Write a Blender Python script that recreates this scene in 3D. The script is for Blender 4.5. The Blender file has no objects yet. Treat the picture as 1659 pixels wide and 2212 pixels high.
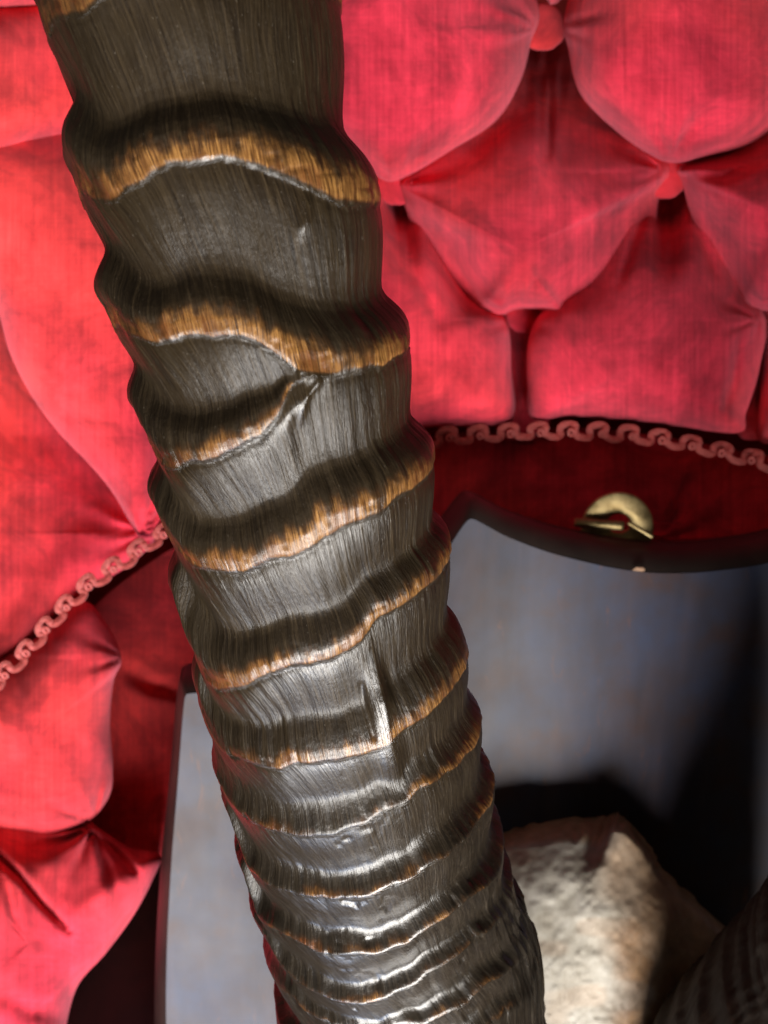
import bpy, math, random
import numpy as np
from mathutils import Vector, Matrix

random.seed(7)
rng = np.random.default_rng(11)
sc = bpy.context.scene
R = math.radians

# ------------------------------------------------------------------ camera
W, H = 1659.0, 2212.0
FOV = R(55)
F = (H / 2) / math.tan(FOV / 2)
PITCH = R(50)
cam_d = bpy.data.cameras.new("camera")
cam = bpy.data.objects.new("camera", cam_d)
sc.collection.objects.link(cam)
cam.location = (0, 0, 0.94)
cam.rotation_euler = (R(90) - PITCH, 0, 0)
cam_d.sensor_fit = 'VERTICAL'
cam_d.sensor_height = 24
cam_d.lens = 12 / math.tan(FOV / 2)
cam_d.clip_start = 0.005
cam_d.clip_end = 50
cam_d.dof.use_dof = True
cam_d.dof.focus_distance = 0.212
cam_d.dof.aperture_fstop = cam_d.lens / 1.45
sc.camera = cam
ROT = np.array(cam.rotation_euler.to_matrix())
LOC = np.array(cam.location)


def P(px, py, d):
    """a point of the place d metres in front of the lens"""
    px, py, d = np.broadcast_arrays(np.asarray(px, float), np.asarray(py, float), np.asarray(d, float))
    return np.stack([(px - W / 2) / F * d, -(py - H / 2) / F * d, -d], -1)


def to_world(c):
    return np.asarray(c) @ ROT.T + LOC


# ------------------------------------------------------------------ world and lamps
sc.view_settings.view_transform = 'Standard'
sc.view_settings.look = 'None'
sc.view_settings.exposure = 0.0
sc.view_settings.gamma = 1.0
world = bpy.data.worlds.new("World")
sc.world = world
world.use_nodes = True
bg = world.node_tree.nodes["Background"]
bg.inputs[0].default_value = (1.0, 0.86, 0.72, 1)
bg.inputs[1].default_value = 0.042


def area(name, pos_c, target_c, sx, sy, power, col):
    ld = bpy.data.lights.new(name, 'AREA')
    ld.shape = 'RECTANGLE'; ld.size = sx; ld.size_y = sy
    ld.energy = power; ld.color = col
    o = bpy.data.objects.new(name, ld)
    sc.collection.objects.link(o)
    p = Vector(to_world(np.array(pos_c))); t = Vector(to_world(np.array(target_c)))
    o.location = p
    o.rotation_euler = (t - p).to_track_quat('-Z', 'Y').to_euler()
    return o


area("window_light", (0.17, -0.98, 0.52), (0.0, 0.0, -0.35), 0.80, 0.60, 49, (1.0, 0.96, 0.905))
area("sky_window", (-0.20, -1.20, 0.12), (0.0, -0.05, -0.33), 0.5, 0.4, 5.5, (0.55, 0.70, 1.0))
area("fill_light", (-0.8, 0.25, 0.9), (0.05, 0.05, -0.4), 0.5, 0.5, 1.5, (1.0, 0.80, 0.62))  # added warm fill, stands for no particular lamp

# ------------------------------------------------------------------ helpers


def link(name, me, parent=None, off=(0, 0, 0)):
    o = bpy.data.objects.new(name, me)
    sc.collection.objects.link(o)
    if parent is not None:
        o.parent = parent
    return o


def thing(name, loc, label, cat):
    o = bpy.data.objects.new(name, None)
    o.empty_display_size = 0.05
    sc.collection.objects.link(o)
    o.location = loc
    o['label'] = label; o['category'] = cat
    return o


def mesh(name, verts, faces, mat, smooth=True):
    me = bpy.data.meshes.new(name)
    me.from_pydata([tuple(v) for v in verts], [], [tuple(f) for f in faces])
    me.validate(); me.update()
    if smooth:
        me.polygons.foreach_set("use_smooth", [True] * len(me.polygons))
    if mat:
        me.materials.append(mat)
    return me


def grid_mesh(name, V, mat, wrap=False):
    """V: (n, m, 3) -> quads, fast"""
    n, m, _ = V.shape
    idx = np.arange(n * m).reshape(n, m)
    if wrap:
        idx2 = np.concatenate([idx, idx[:, :1]], 1)
    else:
        idx2 = idx
    q = np.stack([idx2[:-1, :-1], idx2[1:, :-1], idx2[1:, 1:], idx2[:-1, 1:]], -1).reshape(-1, 4)
    me = bpy.data.meshes.new(name)
    me.vertices.add(n * m)
    me.vertices.foreach_set("co", V.reshape(-1).astype(np.float32))
    nq = len(q)
    me.loops.add(nq * 4)
    me.loops.foreach_set("vertex_index", q.reshape(-1).astype(np.int32))
    me.polygons.add(nq)
    me.polygons.foreach_set("loop_start", (np.arange(nq) * 4).astype(np.int32))
    me.polygons.foreach_set("loop_total", np.full(nq, 4, np.int32))
    me.polygons.foreach_set("use_smooth", np.ones(nq, bool))
    me.update(calc_edges=True)
    if mat:
        me.materials.append(mat)
    return me


def catmull(pts, n, closed=False):
    """smooth curve through pts (k, dim); n samples"""
    p = np.asarray(pts, float)
    k = len(p)
    if closed:
        q = np.concatenate([p[-1:], p, p[:2]], 0); seg = k
    else:
        q = np.concatenate([2 * p[:1] - p[1:2], p, 2 * p[-1:] - p[-2:-1]], 0); seg = k - 1
    # chord-length distribution of samples
    L = np.linalg.norm(np.diff(q[1:seg + 2, :2], axis=0), axis=1) + 1e-6
    cum = np.concatenate([[0], np.cumsum(L)])
    s = np.linspace(0, cum[-1], n, endpoint=not closed)
    i = np.clip(np.searchsorted(cum, s, 'right') - 1, 0, seg - 1)
    t = ((s - cum[i]) / L[i])[:, None]
    p0, p1, p2, p3 = q[i], q[i + 1], q[i + 2], q[i + 3]
    return 0.5 * ((2 * p1) + (-p0 + p2) * t + (2 * p0 - 5 * p1 + 4 * p2 - p3) * t ** 2 + (-p0 + 3 * p1 - 3 * p2 + p3) * t ** 3)


class Noise2:
    def __init__(self, nu, nv):
        self.nu, self.nv = nu, nv
        self.g = rng.random((nu, nv)).astype(np.float32) * 2 - 1

    def __call__(self, u, v):
        """u, v in lattice units; wraps"""
        iu = np.floor(u).astype(int); iv = np.floor(v).astype(int)
        fu = u - iu; fv = v - iv
        fu = fu * fu * (3 - 2 * fu); fv = fv * fv * (3 - 2 * fv)
        a = self.g[iu % self.nu, iv % self.nv]; b = self.g[(iu + 1) % self.nu, iv % self.nv]
        c = self.g[iu % self.nu, (iv + 1) % self.nv]; d = self.g[(iu + 1) % self.nu, (iv + 1) % self.nv]
        return (a * (1 - fu) + b * fu) * (1 - fv) + (c * (1 - fu) + d * fu) * fv


def sstep(a, b, x):
    t = np.clip((x - a) / (b - a), 0, 1)
    return t * t * (3 - 2 * t)


def seg_dist(px, py, poly):
    """distance from points to a polyline (pixels of the photo) and the 0..1 position along it"""
    best = np.full(np.shape(px), 1e9); along = np.zeros(np.shape(px))
    poly = np.asarray(poly, float)
    n = len(poly) - 1
    for i in range(n):
        a = poly[i]; b = poly[i + 1]; ab = b - a
        t = np.clip(((px - a[0]) * ab[0] + (py - a[1]) * ab[1]) / (ab @ ab), 0, 1)
        d = np.hypot(px - a[0] - t * ab[0], py - a[1] - t * ab[1])
        m = d < best
        best = np.where(m, d, best); along = np.where(m, (i + t) / n, along)
    return best, along


def tube(path, rad, mat, name, nseg=8, closed=False, join=None):
    """round cord along path (n,3)"""
    p = np.asarray(path, float); n = len(p)
    rad = np.broadcast_to(np.asarray(rad, float), (n,))
    T = np.gradient(p, axis=0); T /= np.linalg.norm(T, axis=1, keepdims=True) + 1e-12
    up = np.array([0.13, 0.2, 0.97])
    A = np.cross(T, up); A /= np.linalg.norm(A, axis=1, keepdims=True) + 1e-12
    B = np.cross(T, A)
    th = np.linspace(0, 2 * np.pi, nseg, endpoint=False)
    V = p[:, None] + rad[:, None, None] * (A[:, None] * np.cos(th)[None, :, None] + B[:, None] * np.sin(th)[None, :, None])
    return V


def tubes_mesh(name, Vs, mat):
    verts = []; faces = []
    for V in Vs:
        n, m, _ = V.shape; b = len(verts)
        verts.extend(V.reshape(-1, 3).tolist())
        for i in range(n - 1):
            for j in range(m):
                j2 = (j + 1) % m
                faces.append((b + i * m + j, b + (i + 1) * m + j, b + (i + 1) * m + j2, b + i * m + j2))
        faces.append(tuple(b + j for j in range(m)))
        faces.append(tuple(b + (n - 1) * m + m - 1 - j for j in range(m)))
    return mesh(name, verts, faces, mat)


# ------------------------------------------------------------------ materials
class NT:
    def __init__(self, name):
        self.m = bpy.data.materials.new(name); self.m.use_nodes = True
        self.t = self.m.node_tree; self.n = self.t.nodes; self.b = self.n["Principled BSDF"]

    def node(self, typ, **kw):
        nd = self.n.new(typ)
        for k, v in kw.items():
            setattr(nd, k, v)
        return nd

    def link(self, a, b):
        self.t.links.new(a, b)

    def noise(self, vec, scale, detail=4, rough=0.55, dist=0.0):
        nd = self.node("ShaderNodeTexNoise")
        nd.inputs["Scale"].default_value = scale; nd.inputs["Detail"].default_value = detail
        nd.inputs["Roughness"].default_value = rough; nd.inputs["Distortion"].default_value = dist
        if vec is not None:
            self.link(vec, nd.inputs["Vector"])
        return nd.outputs["Fac"]

    def mapping(self, vec, scale):
        nd = self.node("ShaderNodeMapping"); nd.inputs["Scale"].default_value = scale
        self.link(vec, nd.inputs["Vector"])
        return nd.outputs[0]

    def ramp(self, fac, stops):
        nd = self.node("ShaderNodeValToRGB")
        el = nd.color_ramp.elements
        while len(el) < len(stops):
            el.new(0.5)
        for e, (p, c) in zip(el, stops):
            e.position = p
            e.color = (*c, 1) if len(c) == 3 else c
        self.link(fac, nd.inputs[0])
        return nd.outputs[0]

    def mix(self, fac, a, b, blend='MIX'):
        nd = self.node("ShaderNodeMix", data_type='RGBA', blend_type=blend)
        for s, v in ((nd.inputs[0], fac), (nd.inputs[6], a), (nd.inputs[7], b)):
            if isinstance(v, (int, float)):
                s.default_value = v
            elif isinstance(v, tuple):
                s.default_value = (*v, 1)
            else:
                self.link(v, s)
        return nd.outputs[2]

    def math(self, op, a, b=None, c=None):
        nd = self.node("ShaderNodeMath", operation=op)
        for s, v in zip(nd.inputs, (a, b, c)):
            if v is None:
                continue
            if isinstance(v, (int, float)):
                s.default_value = v
            else:
                self.link(v, s)
        return nd.outputs[0]

    def bump(self, h, strength, dist, normal=None):
        nd = self.node("ShaderNodeBump")
        nd.inputs["Strength"].default_value = strength; nd.inputs["Distance"].default_value = dist
        self.link(h, nd.inputs["Height"])
        if normal is not None:
            self.link(normal, nd.inputs["Normal"])
        return nd.outputs[0]

    def set(self, **kw):
        for k, v in kw.items():
            s = self.b.inputs[k.replace("_", " ")]
            if hasattr(v, "node"):
                self.link(v, s)
            else:
                s.default_value = v


def velvet(name, base, base2, sheen=0.55, tint=(1, 0.55, 0.6)):
    k = NT(name)
    tc = k.node("ShaderNodeTexCoord").outputs["Object"]
    uv = k.node("ShaderNodeUVMap").outputs[0]
    n1 = k.noise(tc, 14, 9, 0.70, 0.5)
    n2 = k.noise(k.mapping(uv, (420, 12, 1)), 1.0, 5, 0.7)
    n3 = k.noise(k.mapping(uv, (60, 700, 1)), 1.0, 2, 0.6)
    weave = k.math('MULTIPLY_ADD', n3, 0.2, k.math('MULTIPLY', n2, 0.8))
    m = k.math('MULTIPLY_ADD', weave, 0.34, k.math('MULTIPLY', n1, 0.75))
    col = k.ramp(m, [(0.40, base2), (0.65, base)])
    big = k.noise(tc, 6.5, 3, 0.5)
    warm = k.mix(1.0, col, (1.02, 1.35, 0.62), 'MULTIPLY')
    col = k.mix(k.ramp(big, [(0.42, (0,) * 3), (0.60, (1,) * 3)]), col, warm)
    nap = k.noise(tc, 30, 6, 0.7, 1.0)
    col = k.mix(1.0, col, k.ramp(nap, [(0.36, (0.62,) * 3), (0.56, (1.05,) * 3)]), 'MULTIPLY')
    pile = k.noise(tc, 2600, 2, 0.7)
    b1 = k.bump(weave, 0.35, 0.0006)
    b2 = k.bump(pile, 0.5, 0.0003, b1)
    k.set(Base_Color=col, Roughness=0.85, Normal=b2)
    k.b.inputs["Specular IOR Level"].default_value = 0.12
    k.b.inputs["Sheen Weight"].default_value = sheen
    k.b.inputs["Sheen Roughness"].default_value = 0.7
    k.b.inputs["Sheen Tint"].default_value = (*tint, 1)
    return k.m


M_VELVET = velvet("crimson_velvet", (0.84, 0.038, 0.078), (0.25, 0.004, 0.014), 0.25, (1, 0.40, 0.52))
M_SEAT = velvet("shaded_seat_cloth", (0.018, 0.002, 0.003), (0.010, 0.001, 0.002), 0.0)  # shade of the deep gap put into the cloth's colour
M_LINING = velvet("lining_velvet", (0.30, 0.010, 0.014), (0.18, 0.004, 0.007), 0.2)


def mat_horn(shaded=False):
    k = NT("shaded_horn" if shaded else "polished_horn")
    uv = k.node("ShaderNodeUVMap").outputs[0]
    at = k.node("ShaderNodeAttribute", attribute_name="band").outputs["Fac"]
    gr = k.node("ShaderNodeAttribute", attribute_name="grey").outputs["Fac"]
    ru = k.node("ShaderNodeAttribute", attribute_name="rust").outputs["Fac"]
    s1 = k.noise(k.mapping(uv, (2.0, 0.085, 1)), 1.0, 4, 0.62, 0.35)
    s2 = k.noise(k.mapping(uv, (4.6, 0.18, 1)), 1.0, 3, 0.6, 0.4)
    blot = k.noise(k.mapping(uv, (0.09, 0.06, 1)), 1.0, 4, 0.6)
    pit = k.noise(k.mapping(uv, (1.3, 0.9, 1)), 1.0, 3, 0.6)
    st = k.math('MULTIPLY_ADD', s1, 0.6, k.math('MULTIPLY', s2, 0.4))
    dark = k.ramp(st, [(0.34, (0.004, 0.002, 0.001)), (0.5, (0.018, 0.0115, 0.0055)), (0.70, (0.055, 0.037, 0.018))])
    olive = k.mix(k.ramp(blot, [(0.4, (0, 0, 0)), (0.65, (1, 1, 1))]), dark, (0.026, 0.0175, 0.008))
    dark = k.mix(0.45, dark, olive)
    grey = k.ramp(st, [(0.34, (0.010, 0.009, 0.008)), (0.5, (0.017, 0.013, 0.009)), (0.70, (0.048, 0.039, 0.029))])
    dark = k.mix(gr, dark, grey)
    tan = k.ramp(s2, [(0.34, (0.026, 0.011, 0.004)), (0.48, (0.15, 0.062, 0.015)), (0.68, (0.42, 0.215, 0.062))])
    rust = k.ramp(s1, [(0.38, (0.035, 0.012, 0.005)), (0.62, (0.15, 0.045, 0.012))])
    tan = k.mix(ru, tan, rust)
    fine = k.noise(k.mapping(uv, (0.42, 0.25, 1)), 1.0, 4, 0.65)
    fade = k.math('MULTIPLY_ADD', k.math('SUBTRACT', blot, 0.5), 2.2, k.math('MULTIPLY_ADD', k.math('SUBTRACT', fine, 0.5), 1.3, at))
    br = k.math('MULTIPLY_ADD', k.math('SUBTRACT', s2, 0.5), 0.55, fade)
    fac = k.ramp(br, [(0.16, (0, 0, 0)), (0.90, (0.92,) * 3)])
    core = k.ramp(br, [(0.45, (0, 0, 0)), (1.05 if False else 0.95, (1, 1, 1))])
    tan = k.mix(core, (0.055, 0.022, 0.007), tan)
    if shaded:
        dark = k.mix(1.0, dark, (0.5, 0.42, 0.36), 'MULTIPLY'); tan = k.mix(1.0, tan, (0.4, 0.4, 0.4), 'MULTIPLY')  # shade on the second horn put into its colours
    fac = k.math('MULTIPLY', fac, k.ramp(at, [(0.0, (0, 0, 0)), (0.35, (1, 1, 1))]))
    col = k.mix(fac, dark, tan)
    fl_ = k.noise(k.mapping(uv, (2.2, 1.1, 1)), 1.0, 3, 0.65)
    col = k.mix(k.math('MULTIPLY', k.ramp(fl_, [(0.66, (0,) * 3), (0.72, (1,) * 3)]), 0.4), col, (0.22, 0.19, 0.15))
    soft = k.math('MULTIPLY_ADD', gr, -0.85, 1.0)
    b1 = k.bump(k.math('MULTIPLY', s1, soft), 0.34, 0.0007)
    b2 = k.bump(k.math('MULTIPLY', s2, soft), 0.28, 0.0004, b1)
    b3 = k.bump(pit, 0.25, 0.0005, b2)
    rg = k.math('MULTIPLY_ADD', st, 0.30, 0.06 if not shaded else 0.45)
    po = k.node('ShaderNodeAttribute', attribute_name='polish').outputs['Fac']
    if not shaded:
        rg = k.math('MULTIPLY_ADD', k.math('SUBTRACT', 1.0, po), 0.13, rg)
    rg = k.math('MULTIPLY_ADD', k.noise(k.mapping(uv, (0.25, 0.16, 1)), 1.0, 5, 0.65), 0.30, k.math('SUBTRACT', rg, 0.08))
    k.set(Base_Color=col, Roughness=rg, Normal=b3)
    k.b.inputs["Specular IOR Level"].default_value = 0.2 if shaded else 0.40
    k.b.inputs["Coat Weight"].default_value = 0.0
    if not shaded:
        k.link(k.math("MULTIPLY", po, 0.65), k.b.inputs["Coat Weight"])
    k.b.inputs["Coat Roughness"].default_value = 0.18
    k.link(b2, k.b.inputs["Coat Normal"])
    return k.m


def mat_plaque():
    k = NT("stained_wood")
    tc = k.node("ShaderNodeTexCoord").outputs["Object"]
    g = k.noise(k.mapping(tc, (60, 9, 9)), 1.0, 5, 0.6, 0.6)
    bl = k.noise(tc, 22, 4, 0.6)
    col = k.ramp(g, [(0.3, (0.020, 0.012, 0.011)), (0.55, (0.045, 0.027, 0.025)), (0.75, (0.075, 0.042, 0.034))])
    sheen_mix = k.noise(tc, 16, 5, 0.62)
    sheen_var = k.noise(tc, 40, 4, 0.6)
    sheen_col = k.ramp(sheen_var, [(0.33, (0.075, 0.050, 0.055)), (0.46, (0.058, 0.060, 0.090)), (0.66, (0.048, 0.070, 0.130))])  # the window's cool bluish sheen put into the wood's colour
    col = k.mix(k.ramp(sheen_mix, [(0.3, (0.28,) * 3), (0.62, (0.60,) * 3)]), col, sheen_col)
    scr = k.noise(k.mapping(tc, (120, 18, 40)), 1.0, 4, 0.6, 2.2)
    sf = k.ramp(scr, [(0.63, (0, 0, 0)), (0.74, (1, 1, 1))])
    col = k.mix(k.math('MULTIPLY', sf, 0.55), col, (0.13, 0.055, 0.03))
    rg = k.math('MULTIPLY_ADD', bl, 0.25, 0.33)
    b = k.bump(g, 0.12, 0.0008)
    fine = k.noise(tc, 900, 3, 0.6)
    b = k.bump(fine, 0.12, 0.0002, b)
    k.set(Base_Color=col, Roughness=rg, Normal=b)
    k.b.inputs["Specular IOR Level"].default_value = 0.24
    return k.m


def mat_edge():
    k = NT("painted_wood_edge")
    tc = k.node("ShaderNodeTexCoord").outputs["Object"]
    g = k.noise(tc, 60, 5, 0.6)
    col = k.ramp(g, [(0.3, (0.010, 0.007, 0.006)), (0.7, (0.026, 0.017, 0.014))])
    k.set(Base_Color=col, Roughness=0.5, Normal=k.bump(g, 0.2, 0.0005))
    return k.m


def mat_bone():
    k = NT("old_bone")
    tc = k.node("ShaderNodeTexCoord").outputs["Object"]
    st = k.node("ShaderNodeAttribute", attribute_name="stain_shade").outputs["Fac"]
    n1 = k.noise(tc, 55, 6, 0.65)
    n2 = k.noise(tc, 420, 5, 0.7)
    col = k.ramp(n1, [(0.3, (0.22, 0.19, 0.145)), (0.5, (0.34, 0.31, 0.26)), (0.7, (0.46, 0.43, 0.38))])
    brown = k.ramp(n1, [(0.35, (0.20, 0.10, 0.045)), (0.65, (0.48, 0.28, 0.14))])
    col = k.mix(k.math('MULTIPLY', st, k.ramp(n2, [(0.2, (0.75,) * 3), (0.6, (1,) * 3)])), col, brown)
    b = k.bump(n1, 0.3, 0.001)
    b = k.bump(n2, 0.25, 0.0005, b)
    k.set(Base_Color=col, Roughness=0.7, Normal=b)
    return k.m


def mat_brass():
    k = NT("aged_brass")
    tc = k.node("ShaderNodeTexCoord").outputs["Object"]
    n = k.noise(tc, 180, 5, 0.6)
    col = k.ramp(n, [(0.3, (0.15, 0.105, 0.045)), (0.7, (0.44, 0.34, 0.17))])
    k.set(Base_Color=col, Metallic=1.0, Roughness=k.math('MULTIPLY_ADD', n, 0.35, 0.34), Normal=k.bump(n, 0.15, 0.0005))
    return k.m


def mat_cord():
    k = NT("braid_cord")
    uv = k.node("ShaderNodeTexCoord").outputs["Object"]
    n = k.noise(uv, 1600, 3, 0.6)
    col = k.ramp(n, [(0.3, (0.25, 0.020, 0.020)), (0.7, (0.58, 0.095, 0.080))])
    k.set(Base_Color=col, Roughness=0.5, Normal=k.bump(n, 0.4, 0.0004))
    k.b.inputs["Sheen Weight"].default_value = 0.3
    return k.m


def mat_floor():
    k = NT("dark_floor")
    tc = k.node("ShaderNodeTexCoord").outputs["Object"]
    n = k.noise(k.mapping(tc, (30, 3, 3)), 1.0, 5, 0.6)
    k.set(Base_Color=k.ramp(n, [(0.3, (0.02, 0.01, 0.008)), (0.7, (0.05, 0.028, 0.018))]), Roughness=0.5)
    return k.m


M_HORN = mat_horn(); M_HORN_SHADED = mat_horn(True); M_PLAQ = mat_plaque(); M_EDGE = mat_edge(); M_BONE = mat_bone()
M_BRASS = mat_brass(); M_CORD = mat_cord(); M_FLOOR = mat_floor()

# ------------------------------------------------------------------ floor
fl = mesh("floor", [(-3, -3, 0), (3, -3, 0), (3, 3, 0), (-3, 3, 0)], [(0, 1, 2, 3)], M_FLOOR, False)
floor = link("floor", fl); floor['kind'] = 'structure'

# ------------------------------------------------------------------ armchair
CH = np.array(to_world(P(900, 1300, 0.5))); CH[2] = 0.0
chair = thing("armchair", tuple(CH), "crimson velvet deep buttoned armchair with looped braid trim behind the horn trophy", "armchair")


def d_chair(px, py):
    px = np.asarray(px, float); py = np.asarray(py, float)
    d = 0.464 - 0.05 * (940 - py) / 940
    d = np.where(py > 940, 0.464 + 0.006 * (py - 940) / 940, d)
    return d - 4.0e-8 * (px - 1150) ** 2


nz_a = Noise2(64, 64); nz_b = Noise2(64, 64); nz_c = Noise2(64, 64)


def pad(bound, centre, hm, off=0.0, mat=None, creases=(), pinch=(), nr=64, na=260, name="pad", wob=1.0, dfun=d_chair):
    """bound: (x, y, p): closed outline, p = how full the edge is (1.3 soft slope, 5 full roll)"""
    b = catmull(bound, na, True)
    bp = np.clip(b[:, 2], 1.1, 9)
    c = np.asarray(centre, float)
    r = np.linspace(0, 1, nr) ** 0.62
    px = c[0] + r[:, None] * (b[None, :, 0] - c[0])
    py = c[1] + r[:, None] * (b[None, :, 1] - c[1])
    rr = np.broadcast_to(r[:, None], px.shape)
    pw = np.broadcast_to(bp[None], px.shape) * rr + (1 - rr) * bp.mean()
    qw = 0.55 + 0.5 * sstep(2.2, 1.1, pw)
    h = hm * np.clip(1 - rr ** pw, 0, 1) ** qw
    edge = np.clip(1 - rr ** 6, 0, 1)
    h = h + wob * edge * (0.0016 * nz_a(px / 130, py / 130) + 0.0007 * nz_b(px / 52, py / 60) + 0.00025 * nz_c(px / 20, py / 26))
    for poly, wdt, dep in creases:
        dd, al = seg_dist(px, py, poly)
        tap = np.sin(np.clip(al, 0.02, 0.98) * np.pi) ** 0.5 if dep < 0.015 else (1 - sstep(-0.15, 1.0, al)) * (1 + 0.15 * nz_c(px / 15, py / 90))
        h = h - dep * np.exp(-(dd / (wdt * (1 - 0.45 * al * (dep > 0.015)))) ** 2) * tap
    for qx, qy, sig, amp, kk in pinch:
        an = np.arctan2(py - qy, px - qx); ds = np.hypot(px - qx, py - qy)
        h = h + amp * np.exp(-ds / sig) * np.sin(an * kk + 3 * nz_b(an * 2 + 7, ds / 200)) * (1 - np.exp(-ds / 14))
    d = dfun(px, py) + off - h
    V = P(px, py, d)
    # the fabric tucks in behind the edge
    ex = []
    for kx, kd in ((0.995, 0.004), (0.97, 0.012), (0.93, 0.03)):
        qx = c[0] + kx * (b[:, 0] - c[0]); qy = c[1] + kx * (b[:, 1] - c[1])
        ex.append(P(qx, qy, d[-1] + kd))
    V = np.concatenate([V, np.stack(ex)], 0)
    V = to_world(V) - CH
    me = grid_mesh(name, V, mat or M_VELVET, wrap=True)
    uvl = me.uv_layers.new(name="UVMap")
    allx = np.concatenate([px, np.repeat(px[-1:], 3, 0)], 0).ravel() / 4000; ally = np.concatenate([py, np.repeat(py[-1:], 3, 0)], 0).ravel() / 4000
    li = np.empty(len(me.loops), np.int32); me.loops.foreach_get("vertex_index", li)
    uvl.data.foreach_set("uv", np.stack([allx[li], ally[li]], -1).ravel().astype(np.float32))
    return link(name, me, chair)


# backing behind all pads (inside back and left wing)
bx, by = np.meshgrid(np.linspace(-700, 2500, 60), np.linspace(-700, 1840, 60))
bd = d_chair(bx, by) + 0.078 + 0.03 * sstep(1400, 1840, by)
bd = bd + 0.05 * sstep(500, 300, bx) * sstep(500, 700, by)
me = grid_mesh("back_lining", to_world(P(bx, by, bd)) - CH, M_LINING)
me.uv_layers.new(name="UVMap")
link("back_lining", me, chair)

# ---- upholstered pads of the inside back (x, y, fullness)
# lower pads first, upper pads overlap them
pad([(470, 380, 1.6), (700, 330, 1.6), (862, 392, 1.8), (930, 520, 2.4), (1010, 640, 3.0), (1092, 690, 3.5), (1105, 800, 3.5), (1112, 888, 3.5),
     (1080, 918, 2.6), (900, 924, 2.4), (700, 960, 2.4), (560, 960, 2.4)], (880, 760), 0.036, -0.006,
    creases=[([(900, 470), (950, 570), (1005, 660)], 12, 0.004), ([(868, 460), (900, 600), (960, 720)], 16, 0.004), ([(862, 400), (874, 500), (888, 640)], 42, 0.058)],
    pinch=[(862, 410, 70, 0.0025, 5), (1120, 690, 60, 0.002, 6)])
pad([(1440, 400, 1.3), (1530, 480, 1.7), (1600, 610, 2.2), (1655, 690, 3.2), (1640, 800, 3.5), (1612, 890, 3.5), (1590, 936, 2.6), (1400, 912, 2.4), (1240, 899, 2.4), (1150, 904, 2.6),
     (1138, 830, 3.5), (1142, 730, 3.2), (1180, 660, 2.2), (1270, 570, 1.5), (1380, 450, 1.3)], (1390, 770), 0.036, -0.007,
    creases=[([(1600, 720), (1585, 820), (1560, 900)], 12, 0.003), ([(1480, 420), (1510, 500), (1545, 590)], 11, 0.004),
             ([(1400, 430), (1370, 520), (1340, 610)], 11, 0.004), ([(1437, 370), (1440, 490), (1438, 660)], 50, 0.066)],
    pinch=[(1440, 380, 80, 0.002, 7), (1640, 690, 60, 0.002, 6), (1125, 690, 60, 0.002, 6)])
pad([(1660, 560, 1.4), (1800, 420, 1.4), (2000, 420, 2), (2100, 700, 2), (2050, 1010, 2.4), (1850, 990, 2.4), (1700, 960, 2.4), (1640, 950, 2.8), (1640, 860, 3.2), (1652, 740, 3.2)], (1800, 780), 0.030, 0.002,
    creases=[([(1660, 720), (1650, 800), (1625, 900)], 14, 0.006)], pinch=[(1640, 690, 70, 0.003, 6)])
# deep pleats running down from the lowest buttons
for qx in (1128, 1645):
    pad([(qx - 60, 640, 1.3), (qx, 630, 1.3), (qx + 60, 640, 1.3), (qx + 58, 780, 1.4), (qx + 55, 930, 2), (qx, 950, 2), (qx - 55, 930, 2), (qx - 58, 780, 1.4)], (qx, 860), 0.006, 0.0, name="pleat", nr=30, na=120,
        creases=[([(qx - 6, 660), (qx, 780), (qx + 2, 900)], 9, 0.005)], dfun=lambda x, y: d_chair(x, y) + 0.008 + 0.034 * np.clip((935 - y) / 260, 0, 1))
# middle row
pad([(1180, 60, 1.15), (1280, 180, 1.4), (1440, 345, 2.0), (1424, 420, 1.6), (1408, 520, 1.35), (1360, 640, 1.3), (1265, 700, 1.5), (1165, 670, 3.4), (1110, 670, 3.6), (1060, 692, 2.8),
     (995, 650, 1.5), (905, 520, 1.35), (866, 420, 2.2), (870, 370, 2.0), (1000, 240, 1.4)], (1125, 540), 0.050, 0.004,
    creases=[([(1182, 100), (1190, 220), (1188, 330)], 9, 0.0045), ([(1215, 110), (1300, 240), (1370, 310)], 30, 0.006), ([(1180, 40), (1183, 130), (1188, 320)], 75, 0.045), ([(1185, 20), (1190, 180), (1195, 420)], 150, 0.046), ([(1120, 220), (1010, 330)], 30, 0.006)],
    pinch=[(865, 400, 80, 0.003, 6), (1440, 370, 80, 0.003, 6), (1125, 680, 60, 0.003, 7)])
pad([(1470, 352, 2.0), (1600, 300, 1.5), (1800, 120, 1.3), (2000, 300, 2), (1900, 560, 3), (1750, 660, 3), (1650, 672, 4), (1595, 650, 1.8), (1535, 570, 1.35), (1492, 460, 1.5), (1474, 395, 1.8)], (1690, 470), 0.044, -0.006,
    creases=[([(1480, 372), (1560, 385), (1640, 350)], 12, 0.004)], pinch=[(1445, 370, 100, 0.004, 9), (1640, 690, 60, 0.003, 7)])
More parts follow.
